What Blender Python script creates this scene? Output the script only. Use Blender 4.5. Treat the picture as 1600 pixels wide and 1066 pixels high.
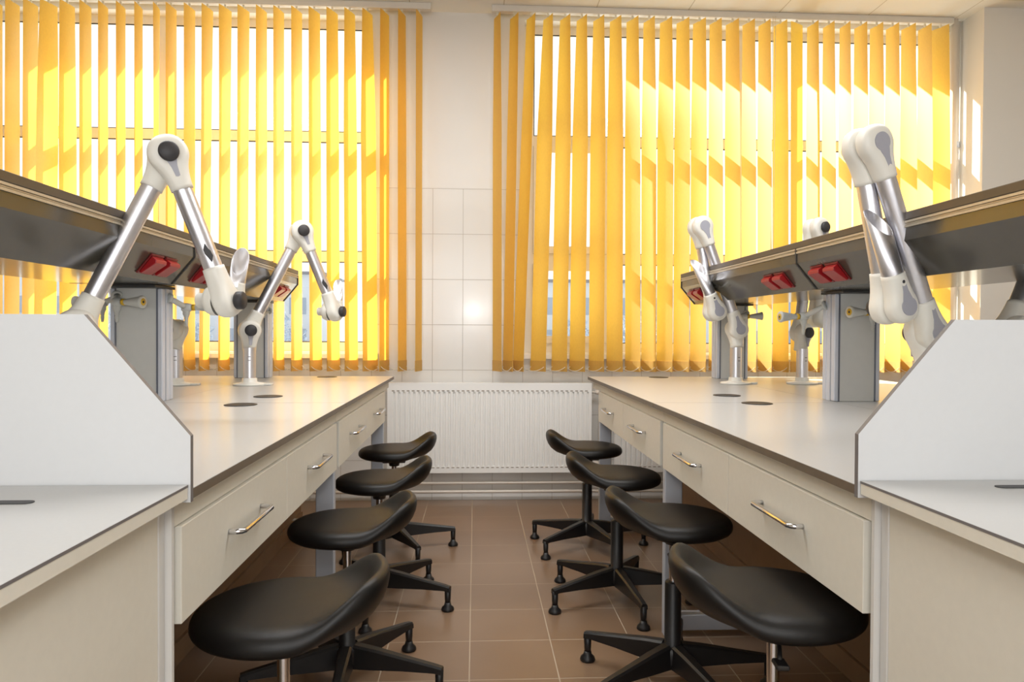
import bpy, math, random
from mathutils import Vector, Matrix
random.seed(4)
C = bpy.context.scene
COL = C.collection
for o in list(bpy.data.objects): bpy.data.objects.remove(o)

# ------------------------------------------------------------ camera, light, exposure
EYE = 1.157
YAW, PITCH, ROLL = .0511, .0135, .005
cy, sy, cp, sp = math.cos(YAW), math.sin(YAW), math.cos(PITCH), math.sin(PITCH)
R0 = Vector((cy, -sy, 0)); FW = Vector((sy*cp, cy*cp, -sp)); U0 = Vector((sy*sp, cy*sp, cp))
RT = R0*math.cos(ROLL) + U0*math.sin(ROLL); UP = -R0*math.sin(ROLL) + U0*math.cos(ROLL)
cam = bpy.data.objects.new('camera', bpy.data.cameras.new('camera')); COL.objects.link(cam)
cam.matrix_world = Matrix(((RT.x, UP.x, -FW.x, 0), (RT.y, UP.y, -FW.y, 0), (RT.z, UP.z, -FW.z, EYE), (0, 0, 0, 1)))
cam.data.sensor_width = 36; cam.data.lens = 1123.9/1600*36; cam.data.clip_start = .05; cam.data.clip_end = 500
C.camera = cam

w = bpy.data.worlds.new('world'); C.world = w; w.use_nodes = True
wn = w.node_tree.nodes; wl = w.node_tree.links
bg = wn['Background']; bg.inputs[0].default_value = (.93, .96, 1, 1); bg.inputs[1].default_value = 1.35

sun = bpy.data.objects.new('sun', bpy.data.lights.new('sun', 'SUN')); COL.objects.link(sun)
sun.data.energy = 17; sun.data.angle = math.radians(.6); sun.data.color = (1, .96, .86)
SD = Vector((.707*.83, -.707*.83, -.56))
sun.rotation_euler = SD.to_track_quat('-Z', 'Y').to_euler()

def area(name, loc, target, sx, sz, e, color=(1, 1, 1), spread=180):
    l = bpy.data.lights.new(name, 'AREA'); l.shape = 'RECTANGLE'; l.size = sx; l.size_y = sz; l.energy = e; l.color = color
    l.spread = math.radians(spread)
    o = bpy.data.objects.new(name, l); COL.objects.link(o); o.location = loc
    o.rotation_euler = (Vector(target)-Vector(loc)).to_track_quat('-Z', 'Y').to_euler()
    return o
area('camera_flash', (-.02, -.06, 1.44), (0.02, 3, 1.15), .22, .16, 5, (1, 1, 1))
area('ceiling_fill_light', (.1, -1.3, 3.27), (.1, -1.3, 0), 3.0, .6, 15, (.96, .98, 1))  # added overhead fill behind the camera
area('ceiling_fill_light', (.1, 2.7, 3.27), (.1, 2.7, 0), 5.0, .6, 88, (.96, .98, 1))  # added overhead fill, out of view, brightens the back wall and benches
area('bounce_fill_light', (.1, -2.9, 1.7), (.1, 4, 3.4), 5.0, 1.8, 95, (.94, .97, 1))  # added soft fill from behind the camera, standing in for bounced light

C.view_settings.view_transform = 'Standard'; C.view_settings.look = 'None'
C.view_settings.exposure = 0.06; C.view_settings.gamma = 1; C.view_settings.use_curve_mapping = False

# ------------------------------------------------------------ materials
def srgb(r, g, b):
    f = lambda c: (c/12.92 if c <= .04045 else ((c+.055)/1.055)**2.4)
    return tuple(f(x/255) for x in (r, g, b)) + (1,)
def mat(name, col, rough=.5, metal=0, coat=0, spec=.5, noise=0, nscale=30, bump=0, bscale=200, aniso=0):
    m = bpy.data.materials.new(name); m.use_nodes = True
    n = m.node_tree.nodes; l = m.node_tree.links; b = n['Principled BSDF']
    b.inputs['Base Color'].default_value = col; b.inputs['Roughness'].default_value = rough
    b.inputs['Metallic'].default_value = metal; b.inputs['Specular IOR Level'].default_value = spec
    b.inputs['Coat Weight'].default_value = coat; b.inputs['Coat Roughness'].default_value = .08
    tc = n.new('ShaderNodeTexCoord')
    if noise:
        t = n.new('ShaderNodeTexNoise'); t.inputs['Scale'].default_value = nscale; t.inputs['Detail'].default_value = 4
        l.new(tc.outputs['Object'], t.inputs['Vector'])
        r = n.new('ShaderNodeValToRGB'); r.color_ramp.elements[0].position = .3; r.color_ramp.elements[1].position = .7
        r.color_ramp.elements[0].color = tuple(c*(1-noise) for c in col[:3])+(1,)
        r.color_ramp.elements[1].color = tuple(min(1, c*(1+noise)) for c in col[:3])+(1,)
        l.new(t.outputs[0], r.inputs[0]); l.new(r.outputs[0], b.inputs['Base Color'])
    if bump:
        t = n.new('ShaderNodeTexNoise'); t.inputs['Scale'].default_value = bscale; t.inputs['Detail'].default_value = 3
        l.new(tc.outputs['Object'], t.inputs['Vector'])
        bp = n.new('ShaderNodeBump'); bp.inputs['Strength'].default_value = bump; bp.inputs['Distance'].default_value = .002
        l.new(t.outputs[0], bp.inputs['Height']); l.new(bp.outputs[0], b.inputs['Normal'])
    return m
def grid_mask(m, a, b_, x0, y0, W, H, g):
    """1 on a joint of a W x H grid in object axes a, b"""
    n = m.node_tree.nodes; l = m.node_tree.links
    tc = n.new('ShaderNodeTexCoord'); s = n.new('ShaderNodeSeparateXYZ'); l.new(tc.outputs['Object'], s.inputs[0])
    def M(op, i, v=None):
        q = n.new('ShaderNodeMath'); q.operation = op
        for k, x in enumerate(i):
            if isinstance(x, (int, float)): q.inputs[k].default_value = x
            else: l.new(x, q.inputs[k])
        return q.outputs[0]
    out = []
    for ax, o0, P in ((a, x0, W), (b_, y0, H)):
        v = M('SUBTRACT', (s.outputs[ax], o0-g/2)); v = M('DIVIDE', (v, P)); v = M('FRACT', (v,))
        out.append(M('LESS_THAN', (v, g/P)))
    return M('MAXIMUM', (out[0], out[1])), s, M

def mix_col(m, fac, c1, c2):
    n = m.node_tree.nodes; l = m.node_tree.links
    x = n.new('ShaderNodeMix'); x.data_type = 'RGBA'; l.new(fac, x.inputs[0])
    for i, c in ((6, c1), (7, c2)):
        if isinstance(c, tuple): x.inputs[i].default_value = c
        else: l.new(c, x.inputs[i])
    return x.outputs[2]

def make_wall_mat():
    m = mat('plaster_and_tile', srgb(222, 210, 198), .6)
    n = m.node_tree.nodes; l = m.node_tree.links; b = n['Principled BSDF']
    j, s, M = grid_mask(m, 0, 2, -.0855, 2.126, .206, .309, .003)
    tile = M('LESS_THAN', (s.outputs[2], 2.127))
    tc = n.new('ShaderNodeTexCoord')
    t = n.new('ShaderNodeTexNoise'); t.inputs['Scale'].default_value = 3; l.new(tc.outputs['Object'], t.inputs['Vector'])
    paint = mix_col(m, t.outputs[0], srgb(230, 228, 224), srgb(224, 221, 216))
    tc_ = mix_col(m, j, srgb(222, 219, 214), srgb(176, 168, 158))
    l.new(mix_col(m, tile, paint, tc_), b.inputs['Base Color'])
    jj = M('MULTIPLY', (j, tile))
    r = M('MULTIPLY_ADD', (tile, -.48, .62)); r = M('MULTIPLY_ADD', (jj, .4, r)); l.new(r, b.inputs['Roughness'])
    bp = n.new('ShaderNodeBump'); bp.inputs['Strength'].default_value = .6; bp.inputs['Distance'].default_value = .002; bp.invert = True
    # gentle pillow of each glazed tile
    t2 = n.new('ShaderNodeTexNoise'); t2.inputs['Scale'].default_value = 6; l.new(tc.outputs['Object'], t2.inputs['Vector'])
    hh = M('MULTIPLY_ADD', (t2.outputs[0], .5, jj)); l.new(hh, bp.inputs['Height']); l.new(bp.outputs[0], b.inputs['Normal'])
    return m
def make_floor_mat():
    m = mat('floor_tile', srgb(150, 122, 98), .3)
    n = m.node_tree.nodes; l = m.node_tree.links; b = n['Principled BSDF']
    j, s, M = grid_mask(m, 0, 1, -.015, 2.372, .3, .3, .004)
    tc = n.new('ShaderNodeTexCoord')
    t = n.new('ShaderNodeTexNoise'); t.inputs['Scale'].default_value = 2.2; t.inputs['Detail'].default_value = 6; l.new(tc.outputs['Object'], t.inputs['Vector'])
    ca = mix_col(m, t.outputs[0], srgb(115, 91, 71), srgb(138, 112, 89))
    l.new(mix_col(m, j, ca, srgb(172, 156, 136)), b.inputs['Base Color'])
    l.new(M('MULTIPLY_ADD', (j, .5, .3)), b.inputs['Roughness'])
    bp = n.new('ShaderNodeBump'); bp.inputs['Strength'].default_value = .4; bp.inputs['Distance'].default_value = .002; bp.invert = True
    l.new(j, bp.inputs['Height']); l.new(bp.outputs[0], b.inputs['Normal'])
    return m
def make_ceiling_mat():
    m = mat('ceiling_panel', srgb(232, 224, 206), .8)
    n = m.node_tree.nodes; l = m.node_tree.links; b = n['Principled BSDF']
    j, s, M = grid_mask(m, 0, 1, .80, 4.52, .62, .62, .006)
    l.new(mix_col(m, j, srgb(242, 238, 228), srgb(202, 192, 172)), b.inputs['Base Color'])
    return m
def make_fabric(name, dif, tra, k):
    m = bpy.data.materials.new(name); m.use_nodes = True
    n = m.node_tree.nodes; l = m.node_tree.links; n.remove(n['Principled BSDF'])
    tc = n.new('ShaderNodeTexCoord'); mp = n.new('ShaderNodeMapping'); mp.inputs['Scale'].default_value = (220, 220, 60)
    l.new(tc.outputs['Object'], mp.inputs[0]); t = n.new('ShaderNodeTexNoise'); t.inputs['Scale'].default_value = 1; t.inputs['Detail'].default_value = 3
    l.new(mp.outputs[0], t.inputs['Vector'])
    d = n.new('ShaderNodeBsdfDiffuse'); tr = n.new('ShaderNodeBsdfTranslucent'); mx = n.new('ShaderNodeMixShader')
    def mm(c):
        q = tuple(x*.86 for x in c[:3])+(1,); return mix_col(m, t.outputs[0], q, tuple(min(1, x*1.1) for x in c[:3])+(1,))
    l.new(mm(dif), d.inputs[0]); l.new(mm(tra), tr.inputs[0]); mx.inputs[0].default_value = k
    l.new(d.outputs[0], mx.inputs[1]); l.new(tr.outputs[0], mx.inputs[2])
    gl = n.new('ShaderNodeBsdfGlossy'); gl.inputs['Roughness'].default_value = .55; gl.inputs[0].default_value = (1, .97, .8, 1)
    m2 = n.new('ShaderNodeMixShader'); m2.inputs[0].default_value = .15
    l.new(mx.outputs[0], m2.inputs[1]); l.new(gl.outputs[0], m2.inputs[2]); l.new(m2.outputs[0], n['Material Output'].inputs[0])
    return m
def make_glass():
    m = bpy.data.materials.new('window_glass'); m.use_nodes = True
    n = m.node_tree.nodes; l = m.node_tree.links; n.remove(n['Principled BSDF'])
    t = n.new('ShaderNodeBsdfTransparent'); t.inputs[0].default_value = (.96, .98, .97, 1)
    g = n.new('ShaderNodeBsdfGlossy'); g.inputs['Roughness'].default_value = .02
    f = n.new('ShaderNodeLayerWeight'); f.inputs[0].default_value = .5
    p = n.new('ShaderNodeMath'); p.operation = 'POWER'; p.inputs[1].default_value = 4; l.new(f.outputs['Facing'], p.inputs[0])
    q = n.new('ShaderNodeMath'); q.operation = 'MULTIPLY_ADD'; q.inputs[1].default_value = .5; q.inputs[2].default_value = .03; l.new(p.outputs[0], q.inputs[0])
    mx = n.new('ShaderNodeMixShader'); l.new(q.outputs[0], mx.inputs[0]); l.new(t.outputs[0], mx.inputs[1]); l.new(g.outputs[0], mx.inputs[2])
    l.new(mx.outputs[0], n['Material Output'].inputs[0]); return m
def make_emit(name, col, s):
    m = bpy.data.materials.new(name); m.use_nodes = True; b = m.node_tree.nodes['Principled BSDF']
    b.inputs['Emission Color'].default_value = col; b.inputs['Emission Strength'].default_value = s; return m

WALL = make_wall_mat(); FLOOR = make_floor_mat(); CEIL = make_ceiling_mat()
GLASS = make_glass()
PVC = mat('window_pvc', srgb(238, 232, 222), .35, noise=.01)
FABRIC = make_fabric('yellow_vane_fabric', (.86, .50, .055, 1), (1.0, .62, .07, 1), .5)
WEIGHT = make_fabric('vane_weight_pocket', (.72, .40, .045, 1), (.8, .42, .04, 1), .3)
LAM = mat('white_laminate', srgb(188, 188, 187), .36, coat=.12, noise=.015, nscale=160)
EDGE = mat('dark_laminate_edge', srgb(104, 92, 78), .45, noise=.06, nscale=50)
SHIELD = mat('white_compact_laminate', srgb(206, 207, 208), .45, noise=.008, nscale=90)
SHEDGE = mat('grey_compact_edge', srgb(116, 112, 112), .45, noise=.05)
CAB = mat('beige_cabinet_board', srgb(222, 218, 206), .5, noise=.015, nscale=60)
CABEDGE = mat('pale_edge_banding', srgb(214, 212, 208), .45, noise=.01)
CARC = mat('brown_board_inside', srgb(140, 112, 84), .6, noise=.06, nscale=12)
FRAME = mat('light_grey_powder_coat', srgb(186, 190, 198), .4, bump=.1, bscale=600)
COLM = mat('grey_column_panel', srgb(206, 207, 204), .45, noise=.012, nscale=40)
ALU = mat('brushed_aluminium', srgb(226, 226, 232), .36, metal=1, noise=.02, nscale=80)
ALUM = mat('matt_aluminium_profile', srgb(204, 208, 218), .42, metal=.05, noise=.02)
TRIM = mat('champagne_trim_rail', srgb(190, 178, 156), .4, metal=.3, noise=.02)
CHROME = mat('chrome', srgb(225, 225, 228), .12, metal=1, noise=.01)
WPLA = mat('white_plastic', srgb(232, 229, 220), .35, noise=.008)
GPLA = mat('grey_plastic_cap', srgb(168, 168, 178), .4, noise=.01)
BPLA = mat('black_plastic', srgb(52, 50, 52), .5, bump=.2, bscale=400)
BASE = mat('black_nylon', srgb(26, 24, 24), .42, bump=.15, bscale=500)
VINYL = mat('black_vinyl', srgb(20, 18, 17), .4, bump=.2, bscale=900, spec=.35)
BEAM = mat('dark_brown_steel', srgb(74, 70, 61), .2, coat=.15, noise=.03, nscale=20)
SHELF = mat('dark_shelf_board', srgb(82, 72, 60), .4, noise=.04)
SEAM = mat('charcoal_end_plate', srgb(50, 50, 50), .5, noise=.04)
RED = mat('red_socket_plastic', srgb(160, 26, 32), .3, noise=.02)
REDD = mat('dark_red_socket_plastic', srgb(120, 14, 18), .35, noise=.02)
TAPG = mat('grey_tap_enamel', srgb(196, 197, 192), .35, noise=.01)
YEL = mat('yellow_marker', srgb(214, 172, 40), .4, noise=.02)
RAD = mat('white_radiator_enamel', srgb(240, 238, 234), .35, noise=.008)
PIPE = mat('white_painted_pipe', srgb(226, 216, 204), .4, noise=.01)
RAIL = mat('white_headrail', srgb(220, 214, 204), .4, noise=.01)
CHAIN = mat('white_bead_chain', srgb(226, 220, 200), .4, noise=.01)
DARK = mat('grommet_black', srgb(48, 46, 46), .5, noise=.03)
SEAML = mat('laminate_joint', srgb(150, 140, 126), .6, noise=.02)
GASK = mat('window_gasket', srgb(60, 58, 56), .6, noise=.02)

# ------------------------------------------------------------ mesh helpers
class MB:
    def __init__(s): s.v = []; s.f = []; s.mi = []; s.sm = []
    def add(s, vs, fs, mi=0, smooth=False):
        b = len(s.v); s.v += [tuple(v) for v in vs]
        for f in fs: s.f.append([b+i for i in f]); s.mi.append(mi); s.sm.append(smooth)
        return s
    def box(s, x0, y0, z0, x1, y1, z1, mi=0, bev=0):
        if x0 > x1: x0, x1 = x1, x0
        if y0 > y1: y0, y1 = y1, y0
        if z0 > z1: z0, z1 = z1, z0
        if bev <= 0:
            vs = [(x, y, z) for x in (x0, x1) for y in (y0, y1) for z in (z0, z1)]
            return s.add(vs, [(0, 1, 3, 2), (4, 6, 7, 5), (0, 4, 5, 1), (2, 3, 7, 6), (0, 2, 6, 4), (1, 5, 7, 3)], mi)
        b = bev; vs = []; idx = {}
        for sx in (0, 1):
            for sy_ in (0, 1):
                for sz in (0, 1):
                    X, Y, Z = (x0, x1)[sx], (y0, y1)[sy_], (z0, z1)[sz]
                    dx, dy, dz = (b, -b)[sx], (b, -b)[sy_], (b, -b)[sz]
                    idx[sx, sy_, sz] = (len(vs), len(vs)+1, len(vs)+2)
                    vs += [(X, Y+dy, Z+dz), (X+dx, Y, Z+dz), (X+dx, Y+dy, Z)]
        fs = []
        I = lambda a, b_, c, k: idx[a, b_, c][k]
        for k in (0, 1): 
            q = [I(k, 0, 0, 0), I(k, 1, 0, 0), I(k, 1, 1, 0), I(k, 0, 1, 0)]; fs.append(q if k else q[::-1])
            q = [I(0, k, 0, 1), I(1, k, 0, 1), I(1, k, 1, 1), I(0, k, 1, 1)]; fs.append(q[::-1] if k else q)
            q = [I(0, 0, k, 2), I(1, 0, k, 2), I(1, 1, k, 2), I(0, 1, k, 2)]; fs.append(q if k else q[::-1])
        for a in (0, 1):
            for c in (0, 1):
                fs.append([I(a, c, 0, 0), I(a, c, 1, 0), I(a, c, 1, 1), I(a, c, 0, 1)])
                fs.append([I(a, 0, c, 0), I(a, 1, c, 0), I(a, 1, c, 2), I(a, 0, c, 2)])
                fs.append([I(0, a, c, 1), I(1, a, c, 1), I(1, a, c, 2), I(0, a, c, 2)])
                for d in (0, 1): fs.append([I(a, c, d, 0), I(a, c, d, 1), I(a, c, d, 2)])
        return s.add(vs, fs, mi)
    def lathe(s, o, ax, prof, n=32, mi=0, smooth=True, cut=None):
        """prof: (radius, distance along ax) pairs"""
        o = Vector(o); ax = Vector(ax).normalized(); u = ax.orthogonal().normalized(); v = ax.cross(u)
        vs = []; fs = []
        for r, h in prof:
            for k in range(n):
                a = 2*math.pi*k/n; vs.append(o+ax*h+(u*math.cos(a)+v*math.sin(a))*max(r, 1e-5))
        for i in range(len(prof)-1):
            for k in range(n):
                fs.append((i*n+k, i*n+(k+1) % n, (i+1)*n+(k+1) % n, (i+1)*n+k))
        return s.add(vs, fs, mi, smooth)
    def tube(s, pts, r, n=12, mi=0, caps=True):
        pts = [Vector(p) for p in pts]; rs = r if isinstance(r, (list, tuple)) else [r]*len(pts)
        vs = []; fs = []; u = None
        for i, p in enumerate(pts):
            t = (pts[min(i+1, len(pts)-1)]-pts[max(i-1, 0)]).normalized()
            if u is None: u = t.orthogonal().normalized()
            else: u = (u-t*u.dot(t)).normalized()
            v = t.cross(u)
            for k in range(n):
                a = 2*math.pi*k/n; vs.append(p+(u*math.cos(a)+v*math.sin(a))*rs[i])
        for i in range(len(pts)-1):
            for k in range(n): fs.append((i*n+k, i*n+(k+1) % n, (i+1)*n+(k+1) % n, (i+1)*n+k))
        s.add(vs, fs, mi, True)
        if caps:
            b = len(vs)-n
            s.add(vs[:n], [tuple(range(n))[::-1]], mi); s.add(vs[b:], [tuple(range(n))], mi)
        return s
    def prism(s, poly, o, u, v, ext, mi=0, mi_side=None):
        """poly of (a,b) in plane u,v at o, extruded by vector ext"""
        o, u, v, ext = Vector(o), Vector(u), Vector(v), Vector(ext); n = len(poly)
        A = [o+u*a+v*b for a, b in poly]; B = [p+ext for p in A]
        s.add(A+B, [tuple(range(n)), tuple(range(n, 2*n))[::-1]], mi)
        s.add(A+B, [(i, (i+1) % n, n+(i+1) % n, n+i) for i in range(n)], mi if mi_side is None else mi_side)
        return s
    def build(s, name, mats, parent=None, bevel=0, subsurf=0, origin=None):
        me = bpy.data.meshes.new(name)
        vs = s.v
        if parent is not None:
            off = ORG.get(parent.name, Vector((0, 0, 0)))
        else: off = Vector(origin) if origin is not None else Vector((0, 0, 0))
        vs = [(x-off.x, y-off.y, z-off.z) for x, y, z in vs]
        me.from_pydata(vs, [], s.f); me.validate()
        if not isinstance(mats, (list, tuple)): mats = [mats]
        for m in mats: me.materials.append(m)
        if len(me.polygons) == len(s.f):
            for i, p in enumerate(me.polygons): p.material_index = s.mi[i]; p.use_smooth = s.sm[i]
        import bmesh
        b = bmesh.new(); b.from_mesh(me); bmesh.ops.remove_doubles(b, verts=b.verts, dist=1e-6) if not KEEP[0] else None
        bmesh.ops.recalc_face_normals(b, faces=b.faces); b.to_mesh(me); b.free()
        o = bpy.data.objects.new(name, me); COL.objects.link(o)
        if parent is not None: o.parent = parent; ORG[o.name] = off
        else: o.location = off; ORG[o.name] = off
        if bevel:
            md = o.modifiers.new('bevel', 'BEVEL'); md.width = bevel; md.segments = 2; md.limit_method = 'ANGLE'; md.angle_limit = math.radians(40)
        if subsurf:
            md = o.modifiers.new('sub', 'SUBSURF'); md.levels = subsurf; md.render_levels = subsurf
        return o
KEEP = [False]
ORG = {}
def thing(name, label, cat, loc=(0, 0, 0), group=None):
    o = bpy.data.objects.new(name, None); o.empty_display_size = .05; COL.objects.link(o); o.location = loc
    ORG[o.name] = Vector(loc); tag(o, label, cat, group); return o
def tag(o, label, cat, group=None):
    o['label'] = label; o['category'] = cat
    if group: o['group'] = group
    return o
def struct(o): o['kind'] = 'structure'; return o
def copy_tree(o, parent=None):
    c = o.copy(); COL.objects.link(c)
    if parent is not None: c.parent = parent
    for ch in list(o.children): copy_tree(ch, c)
    return c

# ------------------------------------------------------------ the room
YW, YO, ZC = 4.927, 5.45, 3.32
WL = (-3.53, -.70); WR = (.33, 3.36); Z0, Z1 = 1.0, 3.28
struct(MB().box(-4.6, -3.2, -.06, 5.2, 5.0, 0).build('floor', FLOOR))
struct(MB().box(-4.6, -3.2, ZC, 5.2, YW, ZC+.05).build('ceiling', CEIL))
m = MB()
for x0, x1 in ((-4.6, WL[0]), (WL[1], WR[0]), (WR[1], 5.2)): m.box(x0, YW, 0, x1, YO, 3.7)
for x0, x1 in (WL, WR):
    m.box(x0, YW, 0, x1, YO, Z0); m.box(x0, YW, Z1, x1, 5.10, 3.7); m.box(x0, 5.10, 3.43, x1, YO, 3.7)
struct(m.build('wall_back', WALL))
struct(MB().box(3.36, 4.63, 0, 5.2, YW, ZC).build('wall_right', mat('painted_pillar', srgb(228, 223, 214), .6, noise=.01, nscale=4)))
PAINT = mat('wall_paint', srgb(228, 223, 214), .6, noise=.01, nscale=4)
struct(MB().box(5.2, -3.2, 0, 5.3, YW, ZC).build('wall_right_side', PAINT))
struct(MB().box(-4.7, -3.2, 0, -4.6, YW, ZC).build('wall_left', PAINT))
struct(MB().box(-4.7, -3.3, 0, 5.3, -3.2, ZC).build('wall_front', PAINT))

def window(n, x0, x1, mull):
    F0, F1 = 5.02, 5.09
    w_ = struct(MB().box(x0, F0, Z0, x0+.07, F1, Z1).box(x1-.07, F0, Z0, x1, F1, Z1)
                .box(x0+.07, F0, Z0, x1-.07, F1, 1.075).box(x0+.07, F0, 3.225, x1-.07, F1, Z1)
                .build('window_%d' % n, PVC))
    MB().box(x0+.07, F0, 2.452, x1-.07, F1, 2.52).build('transom', PVC, w_)
    MB().box(x0+.07, F0, 1.63, x1-.07, F1, 1.70).build('transom', PVC, w_)
    MB().box(mull-.04, F0+.002, 1.075, mull+.04, F1-.002, 1.63).box(mull-.04, F0+.002, 1.70, mull+.04, F1-.002, 2.452).box(mull-.04, F0+.002, 2.52, mull+.04, F1-.002, 3.225).build('mullion', PVC, w_)
    for za, zb in ((1.075, 1.63), (1.70, 2.452), (2.52, 3.225)):
        for xa, xb in ((x0+.07, mull-.04), (mull+.04, x1-.07)):
            p = MB().box(xa, 5.052, za, xb, 5.058, zb).build('pane', GLASS, w_)
            g = .006
            MB().box(xa, F0+.004, za, xb, F0+.012, za+g).box(xa, F0+.004, zb-g, xb, F0+.012, zb).box(xa, F0+.004, za+g, xa+g, F0+.012, zb-g).box(xb-g, F0+.004, za+g, xb, F0+.012, zb-g).build('gasket', GASK, w_)
    # a casement in the lower part has a thicker sash
    MB().box(x0-.04, 4.885, Z0-.03, x1+.04 if x1 < 3 else x1, YW-.001, Z0).box(x0+.001, YW, Z0, x1-.001, F0, Z0+.012).build('window_board', PVC, w_)
    return w_
window(1, WL[0], WL[1], -2.115)
w2 = window(2, WR[0], WR[1], 1.86)
for za, zb in ((1.076, 1.629), (1.701, 2.451)):
    x0, x1 = WR[0]+.071, .95
    MB().box(x0, 5.0, za, x0+.055, 5.019, zb).box(x1-.055, 5.0, za, x1, 5.019, zb).box(x0+.055, 5.0, za, x1-.055, 5.019, za+.05).box(x0+.055, 5.0, zb-.05, x1-.055, 5.019, zb).build('casement_sash', PVC, w2)

# ------------------------------------------------------------ outside
GRD = mat('pale_yard', srgb(200, 204, 208), .9, noise=.05, nscale=.4)
struct(MB().box(-90, 5.6, -1.3, 110, 120, -1.2).build('ground', GRD))
FAC = mat('pale_facade', srgb(196, 198, 204), .8, noise=.02, nscale=1)
FACW = mat('facade_window', srgb(150, 158, 172), .2)
for X0, X1, H_, yy, lb in ((-4, 34, 5.4, 62, 'long pale low building seen through the lower panes of the right window'), (-60, -14, 6.2, 66, 'long pale building seen through the lower panes of the left window')):
    b_ = tag(MB().box(X0, yy, -1.2, X1, yy+10, H_).build('building', FAC, origin=None), lb, 'building', None)
    m = MB()
    x = X0+1.2
    while x < X1-2:
        for z in (-.2, 2.6): m.box(x, yy-.04, z, x+1.5, yy, z+1.5)
        x += 3
    m.build('facade_windows', FACW, b_)
    MB().box(X0-.3, yy-.4, H_, X1+.3, yy+10.3, H_+.25).build('roof', mat('roof_edge', srgb(120, 118, 124), .7), b_)
LEAF = mat('bare_bush', srgb(150, 160, 176), .9, noise=.3, nscale=3)
def bush(x, y, r, lb):
    rr = random.Random(int(x*31+7)); m = MB()
    for i in range(420):
        a = rr.uniform(0, 6.28); c = rr.uniform(-.3, 1); q = math.sqrt(max(0, 1-c*c))*r*rr.uniform(.55, 1)
        p = Vector((x+q*math.cos(a), y+q*math.sin(a), -1.2+r*.9+c*r*.95)); d = Vector((rr.uniform(-1, 1), rr.uniform(-1, 1), rr.uniform(-.3, 1)))*.22
        e = d.cross(Vector((.3, .5, .2)))*.5
        m.add([p, p+d+e, p+d*1.6, p+d-e], [(0, 1, 2, 3)])
    f_ = tag(thing('bush', lb, 'bush', (x, y, -1.2), 'bushes outside the windows'), lb, 'bush', 'bushes outside the windows')
    m.build('foliage', LEAF, f_)
    MB().tube([(x, y, -1.22), (x, y, -.2), (x+.1, y, r*.8)], [.12, .09, .05], 8).build('trunk', mat('bush_stem', srgb(80, 70, 62), .9, noise=.1), f_)
for x, y, r in ((-22, 44, 1.9), (-17.5, 45, 1.6), (-12, 44, 1.8), (2.8, 44, 1.7), (6.2, 45, 1.6), (10, 44, 1.9)):
    w_ = {-22: 'leftmost of three seen through the left window', -17.5: 'middle of three seen through the left window', -12: 'rightmost of three seen through the left window',
          2.8: 'leftmost of three seen through the right window', 6.2: 'middle of three seen through the right window', 10: 'rightmost of three seen through the right window'}[x]
    bush(x, y, r, 'blue-grey bush outside, ' + w_)

# ------------------------------------------------------------ added ceiling fill panels, out of view, to light the room
def ceiling_fill_panel(x, y, lb):
    t = thing('ceiling_fill_panel', lb, 'lamp', (x, y, ZC), 'added fill panels in the ceiling')
    MB().box(x-.6, y-.3, ZC-.04, x+.6, y-.28, ZC-.001).box(x-.6, y+.28, ZC-.04, x+.6, y+.3, ZC-.001).box(x-.6, y-.28, ZC-.04, x-.58, y+.28, ZC-.001).box(x+.58, y-.28, ZC-.04, x+.6, y+.28, ZC-.001).build('housing', RAIL, t)
    MB().box(x-.58, y-.28, ZC-.03, x+.58, y+.28, ZC-.02).build('diffuser', make_emit('fill_diffuser', (1, .96, .9, 1), 3), t)
for lx, ly, lb in ((-.75, -1.3, 'added white fill panel in the cream ceiling behind the viewer, left one'), (.95, -1.3, 'added white fill panel in the cream ceiling behind the viewer, right one'),
                   (-.75, 2.7, 'added white fill panel in the cream ceiling above the left bench'), (.95, 2.7, 'added white fill panel in the cream ceiling above the right bench')):
    ceiling_fill_panel(lx, ly, lb)

# ------------------------------------------------------------ blinds
LEFT = [(-3.197, 5, -3.208, 5), (-3.086, 6, -3.096, 7), (-2.977, 6, -2.992, 8), (-2.864, 9, -2.88, 10), (-2.751, 19, -2.786, 43), (-2.636, 13, -2.635, 22), (-2.522, 4, -2.528, 5), (-2.411, 0, -2.417, 0), (-2.3, 0, -2.305, 0), (-2.188, -2, -2.192, -2), (-2.074, -5, -2.086, -10), (-1.981, 8, -1.984, 8), (-1.864, 11, -1.867, 11), (-1.75, 13, -1.773, 9), (-1.636, 19, -1.646, 14), (-1.519, 18, -1.53, 16), (-1.404, 16, -1.405, 18), (-1.293, 17, -1.291, 17), (-1.177, 19, -1.175, 19), (-1.063, 22, -1.05, 25), (-0.947, 24, -0.935, 29), (-0.833, 23, -0.817, 32), (-0.718, 23, -0.694, 41), (-0.605, 20, -0.602, 22), (-0.492, 17, -0.483, 20), (-0.378, 15, -0.376, 15)]
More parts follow.
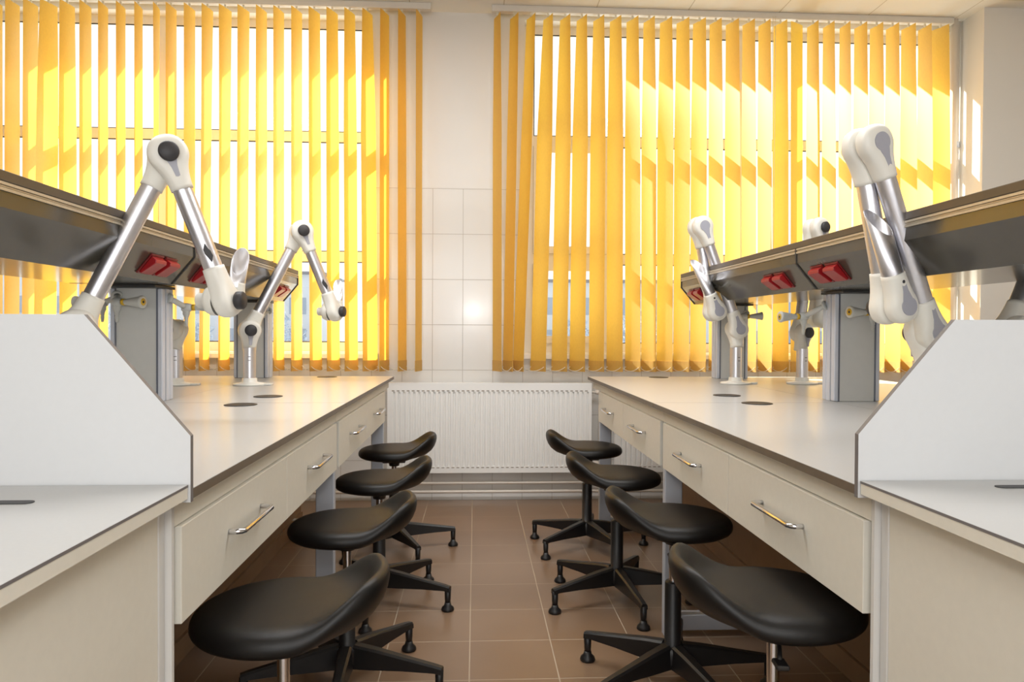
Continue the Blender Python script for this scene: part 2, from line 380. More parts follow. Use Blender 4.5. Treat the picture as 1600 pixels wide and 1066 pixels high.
RIGHT = [(0.137, 18, 0.147, 26, -1), (0.25, 23, 0.218, 28, -1), (0.362, 23, 0.287, 31, -1), (0.476, 24, 0.421, 48, -1), (0.59, 25, 0.564, 47, -1), (0.702, 24, 0.685, 46, -1), (0.816, 25, 0.815, 43, -1), (0.93, 25, 0.939, 46, -1), (1.044, 26, 1.064, 41, -1), (1.157, 22, 1.171, 37, -1), (1.272, 24, 1.28, 42, -1), (1.387, 25, 1.394, 40, -1), (1.5, 24, 1.509, 38, -1), (1.611, 20, 1.634, 29, -1), (1.726, 22, 1.75, 32, -1), (1.838, 18, 1.862, 27, -1), (1.947, 15, 1.972, 24, -1), (2.057, 20, 2.082, 30, -1), (2.171, 60, 2.194, 61, 1), (2.282, 9, 2.309, 17, -1), (2.393, 8, 2.421, 17, -1), (2.506, 4, 2.534, 12, -1), (2.616, 10, 2.646, 19, -1), (2.727, 10, 2.757, 19, -1), (2.839, 8, 2.869, 17, -1), (2.952, 12, 2.984, 22, -1), (3.067, 7, 3.099, 16, -1), (3.177, 21, 3.21, 34, -1)]
YB, ZT, ZB = 4.807, 3.258, .893
def blind(rows, x0, x1, label):
    t = thing('vertical_blind', label, 'window blind', ((x0+x1)/2, YB, ZT), 'vertical blinds at the windows')
    MB().box(x0, YB-.022, 3.276, x1, YB+.022, 3.319, bev=.003).build('headrail', RAIL, t)
    chain = MB(); prev = None
    for row in rows:
        xt, pt, xb, pb = row[:4]; side = row[4] if len(row) > 4 else 1
        N, Mn = 26, 6; vs = []; fs = []
        def pos(s_, k, z, off=0.):
            ph = math.radians(pt+(pb-pt)*min(1, (3*s_)**1.0 if s_ < .333 else 1)); xc = xt+(xb-xt)*s_
            a = (k-.5)*.127
            bow = .0035*(1-(2*k-1)**2)+off
            return Vector((xc+a*math.sin(ph)+bow*math.cos(ph), YB+side*a*math.cos(ph)-side*bow*math.sin(ph), z))
        for i in range(N+1):
            s_ = i/N; z = ZT+(ZB-ZT)*s_
            for k in range(Mn+1):
                vs.append(pos(s_, k/Mn, z))
        for i in range(N):
            for k in range(Mn): fs.append((i*(Mn+1)+k, i*(Mn+1)+k+1, (i+1)*(Mn+1)+k+1, (i+1)*(Mn+1)+k))
        v = MB().add(vs, fs, 0, True).build('vane', FABRIC, t)
        # the sewn pocket with its weight at the bottom
        vs = []; fs = []
        for off in (-.003, .003):
            for z in (ZB+.068, ZB-.004):
                for k in range(5): vs.append(pos(1, k/4, z, off))
        for k in range(4):
            fs += [(k, k+1, 6+k, 5+k), (10+k, 15+k, 16+k, 11+k), (k, 10+k, 11+k, k+1), (5+k, 6+k, 16+k, 15+k)]
        fs += [(0, 5, 15, 10), (4, 14, 19, 9)]
        MB().add(vs, fs, 0).build('weight_pocket', WEIGHT, v)
        MB().box(xt-.006, YB-.004, ZT-.004, xt+.006, YB+.004, 3.278).build('carrier_clip', CHAIN, v)
        for k in (0, 1):
            p = pos(1, k*.84+.08, ZB+.03)
            if prev is not None and (k in prev):
                q = prev[k]; pts = []
                for j in range(9):
                    u = j/8; pts.append(q.lerp(p, u)+Vector((0, 0, -.03*4*u*(1-u))))
                chain.tube(pts, .0017, 5)
        prev = {k: pos(1, k*.84+.08, ZB+.03) for k in (0, 1)}
    chain.build('bead_chain', CHAIN, t)
    return t
blind(LEFT, -3.45, -.30, 'yellow vertical blind hanging over the left window, vanes half open')
br = blind(RIGHT, .10, 3.262, 'yellow vertical blind hanging over the right window, sun catching its vanes')
m = MB()
for dx in (0, .018): m.tube([(1.985+dx, YB-.05, 3.28), (1.985+dx, YB-.05, 1.5)], .0015, 6)
m.tube([(1.985, YB-.05, 1.5), (1.994, YB-.05, 1.485), (2.003, YB-.05, 1.5)], .0015, 6)
m.build('pull_cord', CHAIN, br)

# ------------------------------------------------------------ radiators and pipes
def radiator(x0, x1, z0, z1, label):
    yf, yb = 4.83, 4.90
    t = thing('radiator', label, 'radiator', ((x0+x1)/2, (yf+yb)/2, z0), 'white panel radiators on the tiled wall')
    m = MB(); n = int((x1-x0-.04)/.0333); vs = []; d = (x1-x0-.04)/n
    prof = []
    for i in range(n):
        xx = x0+.02+i*d
        prof += [(xx, .0), (xx+d*.56, 0), (xx+d*.66, .009), (xx+d*.9, .009)]
    prof.append((x1-.02, 0))
    za, zb = z0+.045, z1-.055
    for x, o in prof: vs += [(x, yf+o, za), (x, yf+o, zb)]
    m.add(vs, [(2*i, 2*i+2, 2*i+3, 2*i+1) for i in range(len(prof)-1)])
    m.box(x0, yf, z0, x1, yf+.02, za).box(x0, yf, zb, x1, yf+.02, z1).box(x0, yf, za, x0+.02, yf+.02, zb).box(x1-.02, yf, za, x1, yf+.02, zb)
    m.box(x0+.005, yf+.0205, z0+.005, x1-.005, yb, z1-.012)
    m.build('panel', RAD, t)
    m = MB()
    m.box(x0, yf+.001, z1, x1, yb, z1+.006)
    MBs = MB(); MBt = MB()
    k = 0; x = x0+.03
    while x < x1-.03: MBs.box(x, yf-.0015, z1-.05, x+.018, yf-.0002, z1-.044); MBt.box(x, yf-.0015, z0+.034, x+.018, yf-.0002, z0+.039); x += .0333
    m.build('top_cover', RAD, t); MBs.build('vent_slots', SEAML, t); MBt.build('vent_slots', SEAML, t)
    MB().tube([(x1+.001, yf+.04, z0+.06), (x1+.05, yf+.04, z0+.06), (x1+.06, yf+.04, z0+.045), (x1+.06, yf+.04, .137)], .009, 10).tube([(x1+.06, yf+.04, z0+.06), (x1+.06, yf+.04, z1-.06), (x1+.03, yf+.04, z1-.06)], .009, 10).tube([(x1+.001, yf+.04, z1-.06), (x1+.03, yf+.04, z1-.06)], .008, 10).lathe((x1+.03, yf+.04, z1-.06), (1, 0, 0), [(0, 0), (.013, 0), (.015, .01), (.013, .03), (0, .03)], 14).build('valve', PIPE, t)
radiator(-.585, .79, .203, .803, 'wide white ribbed panel radiator on the tiled wall between the benches')
radiator(.95, 2.35, .203, .803, 'white panel radiator half hidden under the right bench')
tag(MB().tube([(-3.5, 4.885, .125), (3.3, 4.885, .125)], .010, 10).build('heating_pipe', PIPE), 'upper of two thin white pipes running along the wall just above the floor', 'pipe', 'heating pipes along the wall')
tag(MB().tube([(-3.5, 4.885, .065), (3.3, 4.885, .065)], .010, 10).build('heating_pipe', PIPE), 'lower of two thin white pipes running along the wall just above the floor', 'pipe', 'heating pipes along the wall')
rp = tag(thing('riser_pipe', 'pair of white vertical heating pipes in the corner beside the right window', 'pipe', (3.32, 4.88, 0)), 'pair of white vertical heating pipes in the corner beside the right window', 'pipe')
MB().tube([(3.340, 4.86, 0), (3.340, 4.86, ZC)], .014, 14).build('pipe', PIPE, rp); MB().tube([(3.292, 4.83, 0), (3.292, 4.83, ZC)], .024, 20).build('pipe', PIPE, rp)
MB().lathe((3.340, 4.86, 2.45), (0, 0, 1), [(.014, 0), (.019, .001), (.019, .04), (.014, .041)], 16).build('coupling', ALUM, rp)

# ------------------------------------------------------------ benches
HB = .883
def bench(sx, xe, xo, xc, xp, name):
    """sx: +1 = aisle lies towards +x (left bench); xe aisle edge, xo far edge, xc centre, xp under-bench panel"""
    I = lambda d: xe-sx*d          # d metres in from the aisle edge
    side = 'left' if sx > 0 else 'right'
    YN, YE = 1.262, 4.36
    # worktop
    t = thing('worktop', 'long white laminate worktop with dark edge on the %s lab bench' % side, 'worktop', (xc, 2.8, HB), 'worktops of the two lab benches')
    m = MB()
    for ya, yb in ((YN, 2.748), (2.752, YE)):
        for xa, xb in ((xe, xc+sx*.101), (xc+sx*.099, xo)):
            m.box(xa, ya, HB-.018, xb, yb, HB-.0012, 1); m.box(xa-(sx*.0002), ya, HB-.0012, xb, yb, HB, 0)
    m.build('top_board', [LAM, EDGE], t)
    MB().box(xe-sx*.001, YN+.001, HB-.017, xo, YE-.001, HB-.0014).build('joint_strip', SEAML, t)
    for gx, gy in (((-.854, 2.669), (-.85, 3.003), (-.868, 4.27)) if sx > 0 else ((1.087, 2.72), (1.089, 3.06), (1.105, 4.28))):
        g = MB().lathe((gx, gy, HB), (0, 0, 1), [(.058, 0), (.058, .002), (.054, .003), (.046, .0022), (0, .0022)], 40).build('cable_grommet', DARK, t)
        g['label'] = 'black round cable grommet'
    # under-bench frame
    t = thing('bench_frame', 'grey steel bench frame under the %s worktop' % side, 'bench frame', (xc, 2.8, 0), 'frames of the two lab benches')
    a = I(.072)
    for y0 in (2.685, 4.115):
        f = MB().box(I(.033), y0, .0, I(.10), y0+.035, .8455 if y0 > 3 else .815, bev=.003).build('leg', FRAME, t)
        MB().box(I(.10), y0, .02, xo+sx*.13, y0+.05, .08, bev=.003).build('foot_rail', FRAME, t)
        MB().box(xo+sx*.072, y0, .0, xo+sx*.13, y0+.05, .845, bev=.003).build('leg', FRAME, t)
    MB().box(I(.030), YN+.002, .8165, I(.0445), 2.699, HB-.019).box(I(.030), 2.703, .8165, I(.0445), YE-.02, HB-.019).build('front_rail', CAB, t)
    MB().box(I(.045), YN+.01, .846, xo+sx*.045, YE-.02, HB-.0185).build('top_tray', CAB, t)
    MB().box(xp, YN+.02, .08, xp-sx*.018, YE-.04, .845).build('back_panel', CARC, t)
    MB().box(xp+sx*.01, YN+.02, 0, xp-sx*.018, YE-.04, .078).build('plinth', CARC, t)
    # drawer units hung under the worktop
    names = (('nearest the viewer', 1.275, 2.68), ('nearest the radiator', 2.725, 4.10))
    for (wh, ya, yb) in names:
        t = thing('drawer_unit', 'beige two-drawer unit under the %s worktop, %s' % (side, wh), 'drawer unit', (I(.2), (ya+yb)/2, .64), 'drawer units hung under the benches')
        m = MB(); b0 = .652
        m.box(I(.0455), ya+.004, b0, I(.45), ya+.02, .822).box(I(.043), yb-.02, b0, I(.45), yb-.004, .822).box(I(.43), ya+.02, b0, I(.45), yb-.02, .822).box(I(.043), ya+.02, b0, I(.43), yb-.02, b0+.012)
        m.build('body', CAB, t)
        ym = (ya+yb)/2
        for k, (y0, y1) in enumerate(((ya, ym-.002), (ym+.002, yb))):
            d = MB().box(I(.022), y0, .643, I(.040), y1, .814, bev=.0012).build('drawer', CABEDGE if 0 else CAB, t)
            c = (y0+y1)/2; zz = .738; xf = I(.022); pts = []
            for yy, dd in ((c-.11, .0), (c-.11, .018), (c-.106, .026), (c-.096, .030), (c+.096, .030), (c+.106, .026), (c+.11, .018), (c+.11, 0)):
                pts.append((xf+sx*dd, yy, zz))
            h = MB().tube(pts, .0058, 12).build('handle', CHROME, d); h['label'] = 'chrome bow handle'
    # near end: cabinet, lower worktop and splash shield
    YP = 1.25
    xs = I(.041)
    t = thing('base_cabinet', 'beige floor-standing cabinet at the near end of the %s bench' % side, 'cabinet', (xc, .7, 0), 'cabinets at the near bench ends')
    MB().box(xs, .12, .0, xs-sx*.018, YP-.026, .868).build('side_panel', CAB, t)
    MB().box(xs-sx*.018, .14, .1, xo+sx*.06, YP-.03, .868).build('body', CAB, t)
    MB().box(xs+sx*.001, YP-.024, 0, xs-sx*.04, YP+.0, .868, bev=.002).build('corner_post', CABEDGE, t)
    MB().box(xs+sx*.012, YP+.001, 0, xs-sx*.04, YP+.0105, .861).build('corner_post', CABEDGE, t)
    t = thing('worktop', 'white worktop with thick pale front edge at the near end of the %s bench' % side, 'worktop', (xc, .7, .893), 'worktops at the near bench ends')
    MB().box(xe, .1, .889, xo, YP-.003, .8895, 1).box(xe, .1, .8895, xo, YP-.003, .893, 0).box(xe+sx*.0003, .1, .8885, xo, YP-.003, .8926, 1).build('top_board', [LAM, SHEDGE], t)
    MB().box(xe-sx*.0005, .1, .869, xo, YP-.003, .8884).build('edge_board', CAB, t)
    gx, gy = (-.745, 1.125) if sx > 0 else (.972, 1.19)
    poly = []
    for k in range(24):
        q = 2*math.pi*k/24; poly.append((.065*(1 if math.cos(q) > 0 else -1)*1+.011*math.cos(q), .011*math.sin(q)))
    g = MB().prism(poly, (gx, gy, .8931), (1, 0, 0), (0, 1, 0), (0, 0, .0012)).build('cable_slot', SEAM, t); g['label'] = 'dark narrow slot'
    # shield
    ch, zb, zk, zt = .176, .862, .976, 1.182
    X = lambda d: xe-sx*(d-.003)
    W_ = abs(xo-xe)
    poly = [(X(0), zb), (X(0), zk), (X(ch), zt), (X(W_-ch), zt), (X(W_), zk), (X(W_), zb)]
    m = MB().prism(poly, (0, YP, 0), (1, 0, 0), (0, 0, 1), (0, .012, 0), 0, 1)
    tag(m.build('splash_shield', [SHIELD, SHEDGE], origin=None), 'white splash shield with cut corners standing across the near end of the %s bench' % side, 'splash shield', 'splash shields across the benches')

bench(1, -.487, -2.11, -1.30, -1.03, 'left')
bench(-1, .688, 2.36, 1.524, 1.262, 'right')

# ------------------------------------------------------------ reagent shelves on columns
def reagent_shelf(sx, xb, hw, label, colx0, colx1, socks):
    """xb: aisle side fascia x; hw: half width"""
    xm = xb-sx*hw
    t = thing('reagent_shelf', label, 'shelf', (xm, 3.1, HB), 'service shelves above the two benches')
    ya, yb = 1.35, 4.26
    zt, zf, zb_, ins = 1.505, 1.424, 1.325, .082
    for (y0, y1) in ((ya, 2.712), (2.722, yb)):
        poly = [(-hw, zt-.045), (hw, zt-.045), (hw, zf), (hw-ins, zb_), (-hw+ins, zb_), (-hw, zf)]
        MB().prism(poly, (xm, y0, 0), (1, 0, 0), (0, 0, 1), (0, y1-y0, 0)).build('channel', BEAM, t)
        m = MB()
        for s in (-1, 1):
            for z0, z1, d in ((zt-.0445, zt-.038, .004), (zt-.036, zt-.0335, .0015), (zt-.0315, zt-.025, .004)):
                m.box(xm+s*(hw-.01), y0+.001, z0, xm+s*(hw+d), y1-.001, z1)
        m.box(xm-hw+.001, y0+.001, zt-.0445, xm+hw-.001, y1-.001, zt-.0245)
        m.build('trim_rail', TRIM, t)
    for y0, y1 in ((2.712, 2.722), (yb, yb+.008), (ya-.008, ya)):
        e = .004; poly = [(-hw-e, zt-.024), (hw+e, zt-.024), (hw+e, zf-.001), (hw-ins+e, zb_-.0008), (-hw+ins-e, zb_-.0008), (-hw-e, zf-.001)]
        MB().prism(poly, (xm, y0, 0), (1, 0, 0), (0, 0, 1), (0, y1-y0, 0)).build('end_plate', SEAM, t)
    MB().box(xm-hw-.004, ya-.01, zt-.0235, xm+hw+.004, yb+.01, zt, bev=.0015).build('top_board', SHELF, t)
    # columns
    for cy_ in (2.79, 4.40-.22):
        c0, c1 = colx0, colx1; y0, y1 = cy_, cy_+.10
        c = MB().box(c0+.018, y0+.002, HB+.001, c1-.018, y1-.002, zb_-.012).build('column', COLM, t)
        m = MB()
        for xa in (c0, c1-.018): m.box(xa, y0, HB+.001, xa+.018, y0+.03, zb_-.012, bev=.003); m.box(xa, y0+.036, HB+.001, xa+.018, y1-.036, zb_-.012); m.box(xa, y1-.03, HB+.001, xa+.018, y1, zb_-.012, bev=.003)
        m.build('corner_profile', ALUM, c)
        MB().box(c0+.0175, y0-.001, HB+.001, c0+.022, y0+.006, zb_-.013).box(c1-.022, y0-.001, HB+.001, c1-.0175, y0+.006, zb_-.013).build('shadow_gap', mat('column_groove', srgb(104, 108, 120), .5), c)
        MB().box(c0-.004, y0-.070, zb_-.0115, c1+.004, y1+.01, zb_-.0015, bev=.001).build('head_plate', SEAM, c)
    # red sockets on the sloping faces
    dn = Vector((sx*(zf-zb_), 0, -ins)).normalized()      # outward normal, aisle side
    sl = Vector((sx*ins, 0, zf-zb_)).normalized()         # up the slope
    for sgn in (1, -1):
        for yc in socks:
            mid = Vector((xm+sgn*sx*(hw-ins*.5), yc, (zf+zb_)/2))
            n_ = Vector((dn.x*sgn, 0, dn.z)); s_ = Vector((sl.x*sgn, 0, sl.z)); yv = Vector((0, 1, 0))
            for dy in (-.056, .056):
                o = mid+yv*dy
                fr = MB().prism([(-.046, -.040), (.046, -.040), (.046, .040), (-.046, .040)], o, yv, s_, n_*.006).build('socket', REDD, t, bevel=.002)
                fr['label'] = 'red power socket with sloping flap'
                poly = [(-.033, .0), (-.033, .008), (.024, .024), (.033, .018), (.033, 0)]
                MB().prism(poly, o+yv*(-.040)+n_*.006, s_, n_, yv*.08).build('flap', RED, fr, bevel=.002)
    return t
reagent_shelf(1, -1.037, .262, 'dark shelf with red sockets over the left bench on grey columns', -1.377, -1.185, (2.50, 2.93, 4.02))
reagent_shelf(-1, 1.235, .29, 'dark shelf with red sockets over the right bench on grey columns', 1.427, 1.613, (2.53, 2.97, 4.06))

# ------------------------------------------------------------ gas taps on the columns
def tap(anchor, body, haxis, label):
    anchor, body, hx = Vector(anchor), Vector(body), Vector(haxis).normalized()
    t = thing('gas_tap', label, 'gas tap', tuple(anchor), 'grey laboratory taps on the columns')
    MB().tube([anchor, anchor.lerp(body, .5), body], .011, 14).lathe(anchor, (body-anchor), [(0, 0.0005), (.02, .0005), (.02, .006), (.012, .008)], 20).lathe(body-hx*.018, hx, [(0, 0), (.013, .001), (.017, .008), (.018, .02), (.016, .034), (.012, .038)], 20).build('body', TAPG, t)
    MB().lathe(body, (0, 0, -1), [(.0135, .0), (.0135, .028), (.010, .032), (.0105, .036), (.007, .04), (.0085, .045), (.006, .05), (.0075, .055), (.0045, .075), (0, .0755)], 16).build('spout', TAPG, t)
    h = MB().lathe(body+hx*.02, hx, [(0, 0), (.011, 0), (.0105, .018), (.0135, .035), (.021, .075), (.024, .083), (.023, .088), (.018, .0885), (0, .0885)], 24).build('handle', TAPG, t)
    MB().lathe(body+hx*.02, hx, [(.011, .002), (.0127, .003), (.0127, .013), (.011, .014)], 24).build('gas_ring', YEL, h)
    MB().lathe(body+hx*.1086, hx, [(0, 0), (.0001, .0006), (.0135, .0007), (.0135, 0)], 24).build('gas_marker', YEL, h)
    MB().lathe(body+hx*.1094, hx, [(0, 0), (.0001, .0008), (.005, .0008), (.005, 0)], 16).build('emblem', SEAM, h)
tap((-1.35, 2.789, 1.285), (-1.325, 2.735, 1.258), (.97, -.22, .0), 'grey gas tap on the front of the left near column, handle turned to the aisle')
tap((-1.183, 2.84, 1.28), (-1.150, 2.93, 1.245), (.95, .1, .02), 'grey gas tap behind the left near column, handle to the aisle')
tap((-1.379, 2.85, 1.28), (-1.44, 2.86, 1.26), (-1, .05, .02), 'grey gas tap on the outer side of the left near column')
tap((1.58, 2.789, 1.27), (1.548, 2.73, 1.237), (-.97, -.2, .01), 'grey gas tap on the front of the right near column')
tap((1.425, 2.86, 1.27), (1.375, 2.95, 1.225), (-.95, -.1, -.02), 'grey gas tap behind the right near column, handle to the aisle')
tap((-1.183, 4.21, 1.27), (-1.215, 4.14, 1.24), (.3, -.95, 0), 'small grey gas tap on the left far column')
tap((1.6, 4.178, 1.27), (1.565, 4.13, 1.25), (.95, -.1, .03), 'small grey gas tap on the right far column')

# ------------------------------------------------------------ extraction arms
def pod(m, c, ax, nd, r, t_, nl, nr):
    """one smooth joint housing: a thick disc around axis ax that runs out into a round neck along nd"""
    c, ax, nd = Vector(c), Vector(ax).normalized(), Vector(nd).normalized()
    nd = (nd-ax*nd.dot(ax)*0).normalized(); sd = ax.cross(nd).normalized(); ax = nd.cross(sd).normalized()
    S = []
    for k in range(0, 15):
        a = math.pi*(1-k/14*.62); S.append((r*math.cos(a), r*math.sin(a)))
    s0, w0_ = S[-1]
    for k in range(1, 9):
        u = k/8; s_ = s0+(nl-s0)*u; e = 1-(1-u)**2.4; S.append((s_, w0_+(nr-w0_)*e))
    n = 36; vs = []; fs = []
    for s_, w_ in S:
        u = min(1, max(0, (s_-.2*r)/(nl-.2*r))); v = min(1, (s_+r)/(r*.55)); base_t = t_*(1-(1-v)**2)**.5 if v < 1 else t_
        tt = max(base_t*(1-u)+nr*u, 1e-4); ex = 3.6*(1-u)+2*u
        for k in range(n):
            q = 2*math.pi*k/n; cq, sq = math.cos(q), math.sin(q)
            rr = (abs(cq)**ex+abs(sq)**ex)**(-1/ex)
            vs.append(c+nd*s_+sd*(rr*cq*max(w_, 1e-4))+ax*(rr*sq*tt))
    L = len(S)
    for i in range(L-1):
        for k in range(n): fs.append((i*n+k, i*n+(k+1) % n, (i+1)*n+(k+1) % n, (i+1)*n+k))
    m.add(vs, fs, 0, True)
    m.add(vs[-n:], [tuple(range(n))], 0)
def teardrop(c, ax, nd, r, ln):
    ax, nd = Vector(ax).normalized(), Vector(nd).normalized(); v = ax.cross(nd)
    poly = []
    for k in range(19):
        a = math.radians(40+280*k/18); poly.append((r*math.cos(a), r*math.sin(a)))
    poly += [(ln*.6, -r*.36), (ln, -r*.26), (ln*1.03, 0), (ln, r*.26), (ln*.6, r*.36)]
    return MB().prism(poly, c, nd, v, ax*.004)
def arm(base, az, el, en, zj, eaz, noz, label, group='articulated extraction arms', grad=True):
    """el, en: (reach, height) of the elbow and end joint in the arm's vertical plane"""
    a = math.radians(az); h = Vector((math.cos(a), math.sin(a), 0)); n = Vector((math.sin(a), -math.cos(a), 0)); Z = Vector((0, 0, 1))
    B = Vector((base[0], base[1], HB)); t = thing('extraction_arm', label, 'extraction arm', tuple(B), group)
    OFF = .0262
    J1 = B+Z*(zj-HB); E = B+h*el[0]+Z*(el[1]-HB); T = B+h*en[0]+Z*(en[1]-HB)
    rt = .0285
    MB().lathe(B, Z, [(0, .0005), (.078, .0005), (.08, .004), (.078, .009), (.045, .014), (.036, .018), (.035, .034), (.0305, .036), (0, .036)], 40).box(B.x+.02, B.y-.02, HB+.0005, B.x+.112, B.y+.02, HB+.010, bev=.002).build('base_flange', WPLA, t)
    P0 = B+n*.0
    MB().lathe(B+Z*.03, Z, [(rt*1.05, 0), (rt*1.05, zj-HB-.03-.085)], 32).build('post', ALU, t)
    if grad:
        m = MB()
        for k in range(5):
            for q in (-1, 0, 1, 2, 3):
                aa = az-90+q*4+(30 if az > 90 else 0); 
                aa = math.radians(-80+q*5); d = Vector((math.cos(aa), math.sin(aa), 0)); s = Vector((-d.y, d.x, 0))
                if k > 1: continue
                p = B+d*(rt*1.05+.0004)+Z*(.14-.018*k)
                m.add([p-s*.0009, p+s*.0009, p+s*.0009+Z*.004, p-s*.0009+Z*.004], [(0, 1, 2, 3)])
        m.build('rating_marks', BPLA, t)
    # joint 1: post pod (+n side) and lower tube pod (-n side)
    m = MB(); pod(m, J1+n*OFF*.35, n, -Z-n*.25, .054, .028, .100, rt*1.16); m.build('joint_housing', WPLA, t)
    d1 = (E-J1).normalized(); d2 = (T-E).normalized()
    m = MB(); pod(m, J1-n*OFF, n, d1, .052, .027, .102, rt*1.13); m.build('joint_housing', WPLA, t)
    MB().lathe(J1-n*OFF+d1*.09, d1, [(rt, 0), (rt, (E-J1).length-.18)], 32).build('lower_tube', ALU, t)
    m = MB(); pod(m, E-n*OFF, n, -d1, .055, .028, .106, rt*1.13); m.build('joint_housing', WPLA, t)
    m = MB(); pod(m, E+n*OFF, n, d2, .057, .028, .110, rt*1.13); m.build('joint_housing', WPLA, t)
    MB().lathe(E+n*OFF+d2*.1, d2, [(rt*.98, 0), (rt*.98, (T-E).length-.18)], 32).build('upper_tube', ALU, t)
    # knobs (+n) and caps (-n)
    for c, o1, o2, nd_p, nd_m in ((J1, OFF*.35, OFF, -Z, d1), (E, OFF, OFF, d2, -d1)):
        td = teardrop(c+n*(o1+.0275), n, nd_p, .024, .072); td.build('cap', GPLA, t)
        MB().lathe(c+n*(o1+.030), n, [(.0, 0), (.025, 0), (.0285, .003), (.0285, .014), (.025, .018), (0, .0185)], 28).build('friction_knob', BPLA, t)
        td = teardrop(c-n*(o2+.0265), -n, nd_m, .027, .075); td.build('cap', GPLA, t)
    # end joint
    ea = math.radians(eaz); e = Vector((math.sin(ea), -math.cos(ea), 0))
    if eaz == az: e = n
    Te = T+n*OFF
    m = MB(); pod(m, Te, e, -d2, .053, .030, .106, rt*1.13); m.build('joint_housing', WPLA, t)
    nd = Vector(noz).normalized()
    c2 = Te-e*.052
    m = MB()
    if eaz == az:
        pod(m, c2, e, nd, .050, .027, .100, rt*1.16); m.build('joint_housing', WPLA, t)
        teardrop(c2-e*.0265, -e, nd, .027, .08).build('cap', GPLA, t)
        MB().lathe(c2-e*.0302+nd*.075, -e, [(0, 0), (.005, 0), (.005, .002), (0, .002)], 14).build('screw', BPLA, t)
        st = c2+nd*.092; ln = .20
    else:
        m.lathe(Te-e*.027, -e, [(.046, 0), (.046, .018), (.040, .030), (.030, .036), (.023, .038), (.0225, .06), (.019, .064), (0, .064)], 32)
        c2 = Te+Vector((.004, .058, .0)); pod(m, c2, Vector((0, 1, 0)), nd, .036, .020, .06, rt*.9)
        m.build('joint_housing', WPLA, t)
        st = c2+nd*.045; ln = .118
    # nozzle: short pipe with an oblique mouth
    u = nd.orthogonal().normalized(); v = nd.cross(u); N = 36; vs = []; fs = []
    lean = (Vector((0, -1, 0))-nd*nd.dot(Vector((0, -1, 0)))).normalized() if eaz == az else (-e-nd*nd.dot(-e)).normalized()
    lean = (lean+Vector((.6, 0, 0))).normalized() if eaz == az else (Vector((.2, -1, 0))-nd*nd.dot(Vector((.2, -1, 0)))).normalized()
    rn = rt*(1.04 if eaz == az else .9)
    for rr in (rn, rn-.002):
        for s in (0, 1):
            for k in range(N):
                q = 2*math.pi*k/N; d = u*math.cos(q)+v*math.sin(q)
                L_ = 0 if s == 0 else ln-.035-.045*d.dot(lean)
                vs.append(st+nd*L_+d*rr)
    for k in range(N):
        j = (k+1) % N
        fs += [(k, j, N+j, N+k), (2*N+j, 2*N+k, 3*N+k, 3*N+j), (N+k, N+j, 3*N+j, 3*N+k)]
    MB().add(vs, fs, 0, True).build('nozzle', ALU, t)
    k_ = MB().lathe(Te+e*.032, e, [(.0, 0), (.024, 0), (.0275, .003), (.0275, .020), (.024, .024), (0, .0245)], 28).build('friction_knob', BPLA, t)
    # damper lever on the upper tube
    dp = T+n*OFF-d2*.150
    pn = Vector((0, -1, 0)); pn = (pn-d2*pn.dot(d2)).normalized(); pw = d2.cross(pn)
    MB().prism([(-.030, 0), (-.012, .010), (.0, .010), (.012, .006), (.030, 0), (.012, -.010), (-.004, -.008), (-.012, -.004)], dp+(pn*.9+pw*-.35).normalized()*(rt*.98-.001), d2, (pw*.9+pn*.35).normalized(), (pn*.9+pw*-.35).normalized()*.008).build('damper_lever', BPLA, t, bevel=.002)
    return t
arm((-1.13, 2.1), 25, (.235, 1.675), (.395, 1.247), 1.16, 82, (.14, .02, .95), 'white and aluminium extraction arm nearest the viewer on the left bench, bent above the shelf')
arm((-1.118, 3.63), 25, (.250, 1.66), (.415, 1.255), 1.155, 78, (.02, .02, .95), 'white and aluminium extraction arm standing between the two left columns, aisle side')
arm((-1.473, 3.625), 165, (.40, 1.50), (.26, 1.16), 1.155, 165, (-.3, .1, .9), 'short visible post of an extraction arm behind the left near column')
arm((1.35, 2.1), 196, (.226, 1.70), (.118, 1.235), 1.159, 196, (-.34, -.10, .93), 'large folded extraction arm nearest the viewer on the right bench')
arm((1.385, 3.76), 188, (.208, 1.710), (.122, 1.267), 1.173, 188, (-.42, -.08, .9), 'folded extraction arm standing in front of the right far column, aisle side')
arm((1.749, 3.766), 22, (.09, 1.72), (.12, 1.235), 1.157, 22, (.1, .1, .95), 'extraction arm behind the right shelf with its elbow showing over the top')
arm((1.665, 2.14), 15, (.27, 1.67), (.44, 1.25), 1.16, 80, (.3, .2, .9), 'extraction arm behind the right splash shield, cut by the right picture edge')

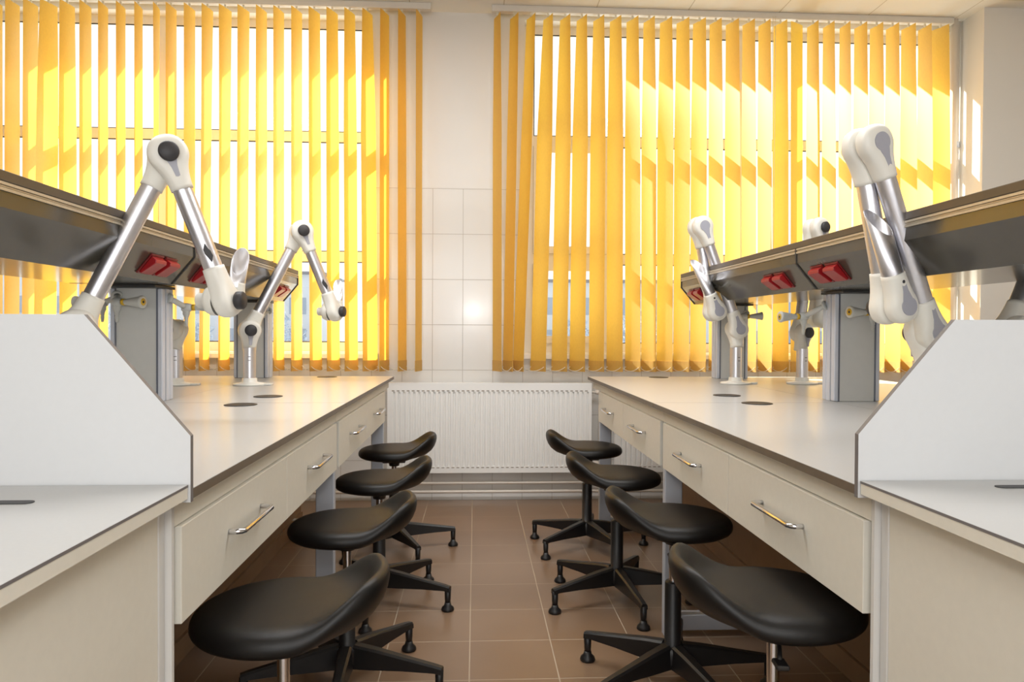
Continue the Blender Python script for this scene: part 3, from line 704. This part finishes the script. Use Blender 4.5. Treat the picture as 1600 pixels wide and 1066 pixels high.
# ------------------------------------------------------------ stools
def stool_parts(root, seat_z):
    # seat and low wrap-round back in one moulding; back faces +x in local space
    w0 = [(0, 0), (.10, 0), (.140, 0), (.160, -.003), (.174, -.009), (.183, -.018), (.187, -.030), (.185, -.042), (.175, -.051), (.150, -.057), (.10, -.059), (0, -.059)]
    w1 = [(0, 0), (.10, .001), (.160, .007), (.180, .032), (.193, .057), (.204, .070), (.216, .071), (.225, .060), (.224, .030), (.204, -.016), (.150, -.052), (0, -.059)]
    N = 64; vs = []; fs = []; np_ = len(w0)
    for i in range(1, np_-1):
        for k in range(N):
            a = 2*math.pi*k/N; d = abs(math.atan2(math.sin(a), math.cos(a)))
            x = min(1, max(0, (math.radians(76)-d)/math.radians(54))); w_ = x*x*(3-2*x)
            r = w0[i][0]*(1-w_)+w1[i][0]*w_; z = w0[i][1]*(1-w_)+w1[i][1]*w_
            vs.append((r*math.cos(a), r*math.sin(a), seat_z+z))
    M_ = np_-2
    for i in range(M_-1):
        for k in range(N): fs.append((i*N+k, i*N+(k+1) % N, (i+1)*N+(k+1) % N, (i+1)*N+k))
    vs.append((0, 0, seat_z)); vs.append((0, 0, seat_z-.059)); ct, cb = len(vs)-2, len(vs)-1
    for k in range(N):
        fs.append((ct, k, (k+1) % N)); fs.append((cb, (M_-1)*N+(k+1) % N, (M_-1)*N+k))
    MB().add(vs, fs, 0, True).build('seat', VINYL, root, subsurf=1)
    zb = seat_z-.059
    MB().box(-.06, -.045, zb-.020, .06, .045, zb-.0005, bev=.004).lathe((0, 0, zb-.02), (0, 0, -1), [(.03, 0), (.026, .02), (.0, .02)], 24).build('mounting_plate', BASE, root)
    MB().tube([(0, .04, zb-.016), (.02, .12, zb-.022), (.03, .16, zb-.028)], .005, 8).box(.018, .15, zb-.034, .044, .19, zb-.024, bev=.003).build('lever', BASE, root)
    MB().lathe((0, 0, .30), (0, 0, 1), [(.0135, 0), (.0135, zb-.04-.30+.02)], 24).build('gas_lift', CHROME, root)
    MB().lathe((0, 0, .07), (0, 0, 1), [(0, 0), (.03, 0), (.032, .01), (.0265, .012), (.0265, .27), (.024, .275), (0, .275)], 28).build('column', BASE, root)
    hub = MB().lathe((0, 0, .075), (0, 0, 1), [(0, 0), (.038, 0), (.042, .01), (.042, .055), (.034, .064), (0, .064)], 28).build('hub', BASE, root)
def stool_leg(root, ang):
    a = math.radians(ang); d = Vector((math.cos(a), math.sin(a), 0)); s = Vector((-d.y, d.x, 0)); Z = Vector((0, 0, 1))
    m = MB(); rows = []; prof = ((.03, .145, .070, .023), (.10, .137, .074, .021), (.20, .121, .080, .017), (.300, .106, .083, .0145), (.325, .101, .080, .0135))
    vs = []; fs = []
    for r, zt_, zb_, w_ in prof:
        c = d*r
        vs += [c-s*w_+Z*zb_, c-s*w_*.9+Z*(zt_-.006), c-s*w_*.55+Z*zt_, c+s*w_*.55+Z*zt_, c+s*w_*.9+Z*(zt_-.006), c+s*w_+Z*zb_]
    for i in range(len(prof)-1):
        for k in range(6): fs.append((i*6+k, i*6+(k+1) % 6, (i+1)*6+(k+1) % 6, (i+1)*6+k))
    fs += [tuple(range(6))[::-1], tuple(range(len(vs)-6, len(vs)))]
    m.add(vs, fs)
    m.lathe(d*.315+Z*.03, Z, [(0, 0), (.011, 0), (.0125, .02), (.0135, .060), (0, .062)], 16)
    l = m.build('leg', BASE, root)
    MB().lathe(d*.315, Z, [(0, .0005), (.025, .0005), (.027, .005), (.024, .014), (.015, .022), (.0125, .034), (0, .034)], 20).build('glide', BASE, l)
proto = {}
def stool(x, y, seat_z, back, rot, label):
    t = thing('lab_stool', label, 'stool', (0, 0, 0), 'black vinyl stools between the benches')
    key = round(seat_z, 3)
    stool_parts(t, seat_z)
    for k in range(5): stool_leg(t, rot-back+72*k)
    t.location = (x, y, 0); t.rotation_euler = (0, 0, math.radians(back))
    return t
stool(-.406, 1.55, .580, 4, 12, 'black round stool with low back in the left row, nearest the viewer')
stool(-.411, 2.344, .548, 6, -16, 'black round stool in the left row, second from the viewer')
stool(-.405, 3.08, .542, 2, -20, 'black round stool in the left row, third from the viewer')
stool(-.425, 3.82, .543, 4, 10, 'black round stool in the left row, nearest the radiator')
stool(.648, 1.52, .602, 172, 130, 'black round stool with low back in the right row, nearest the viewer')
stool(.648, 2.306, .567, 174, 142, 'black round stool in the right row, second from the viewer')
stool(.615, 3.067, .558, 174, 134, 'black round stool in the right row, third from the viewer')
stool(.604, 3.83, .552, 178, 148, 'black round stool in the right row, nearest the radiator')
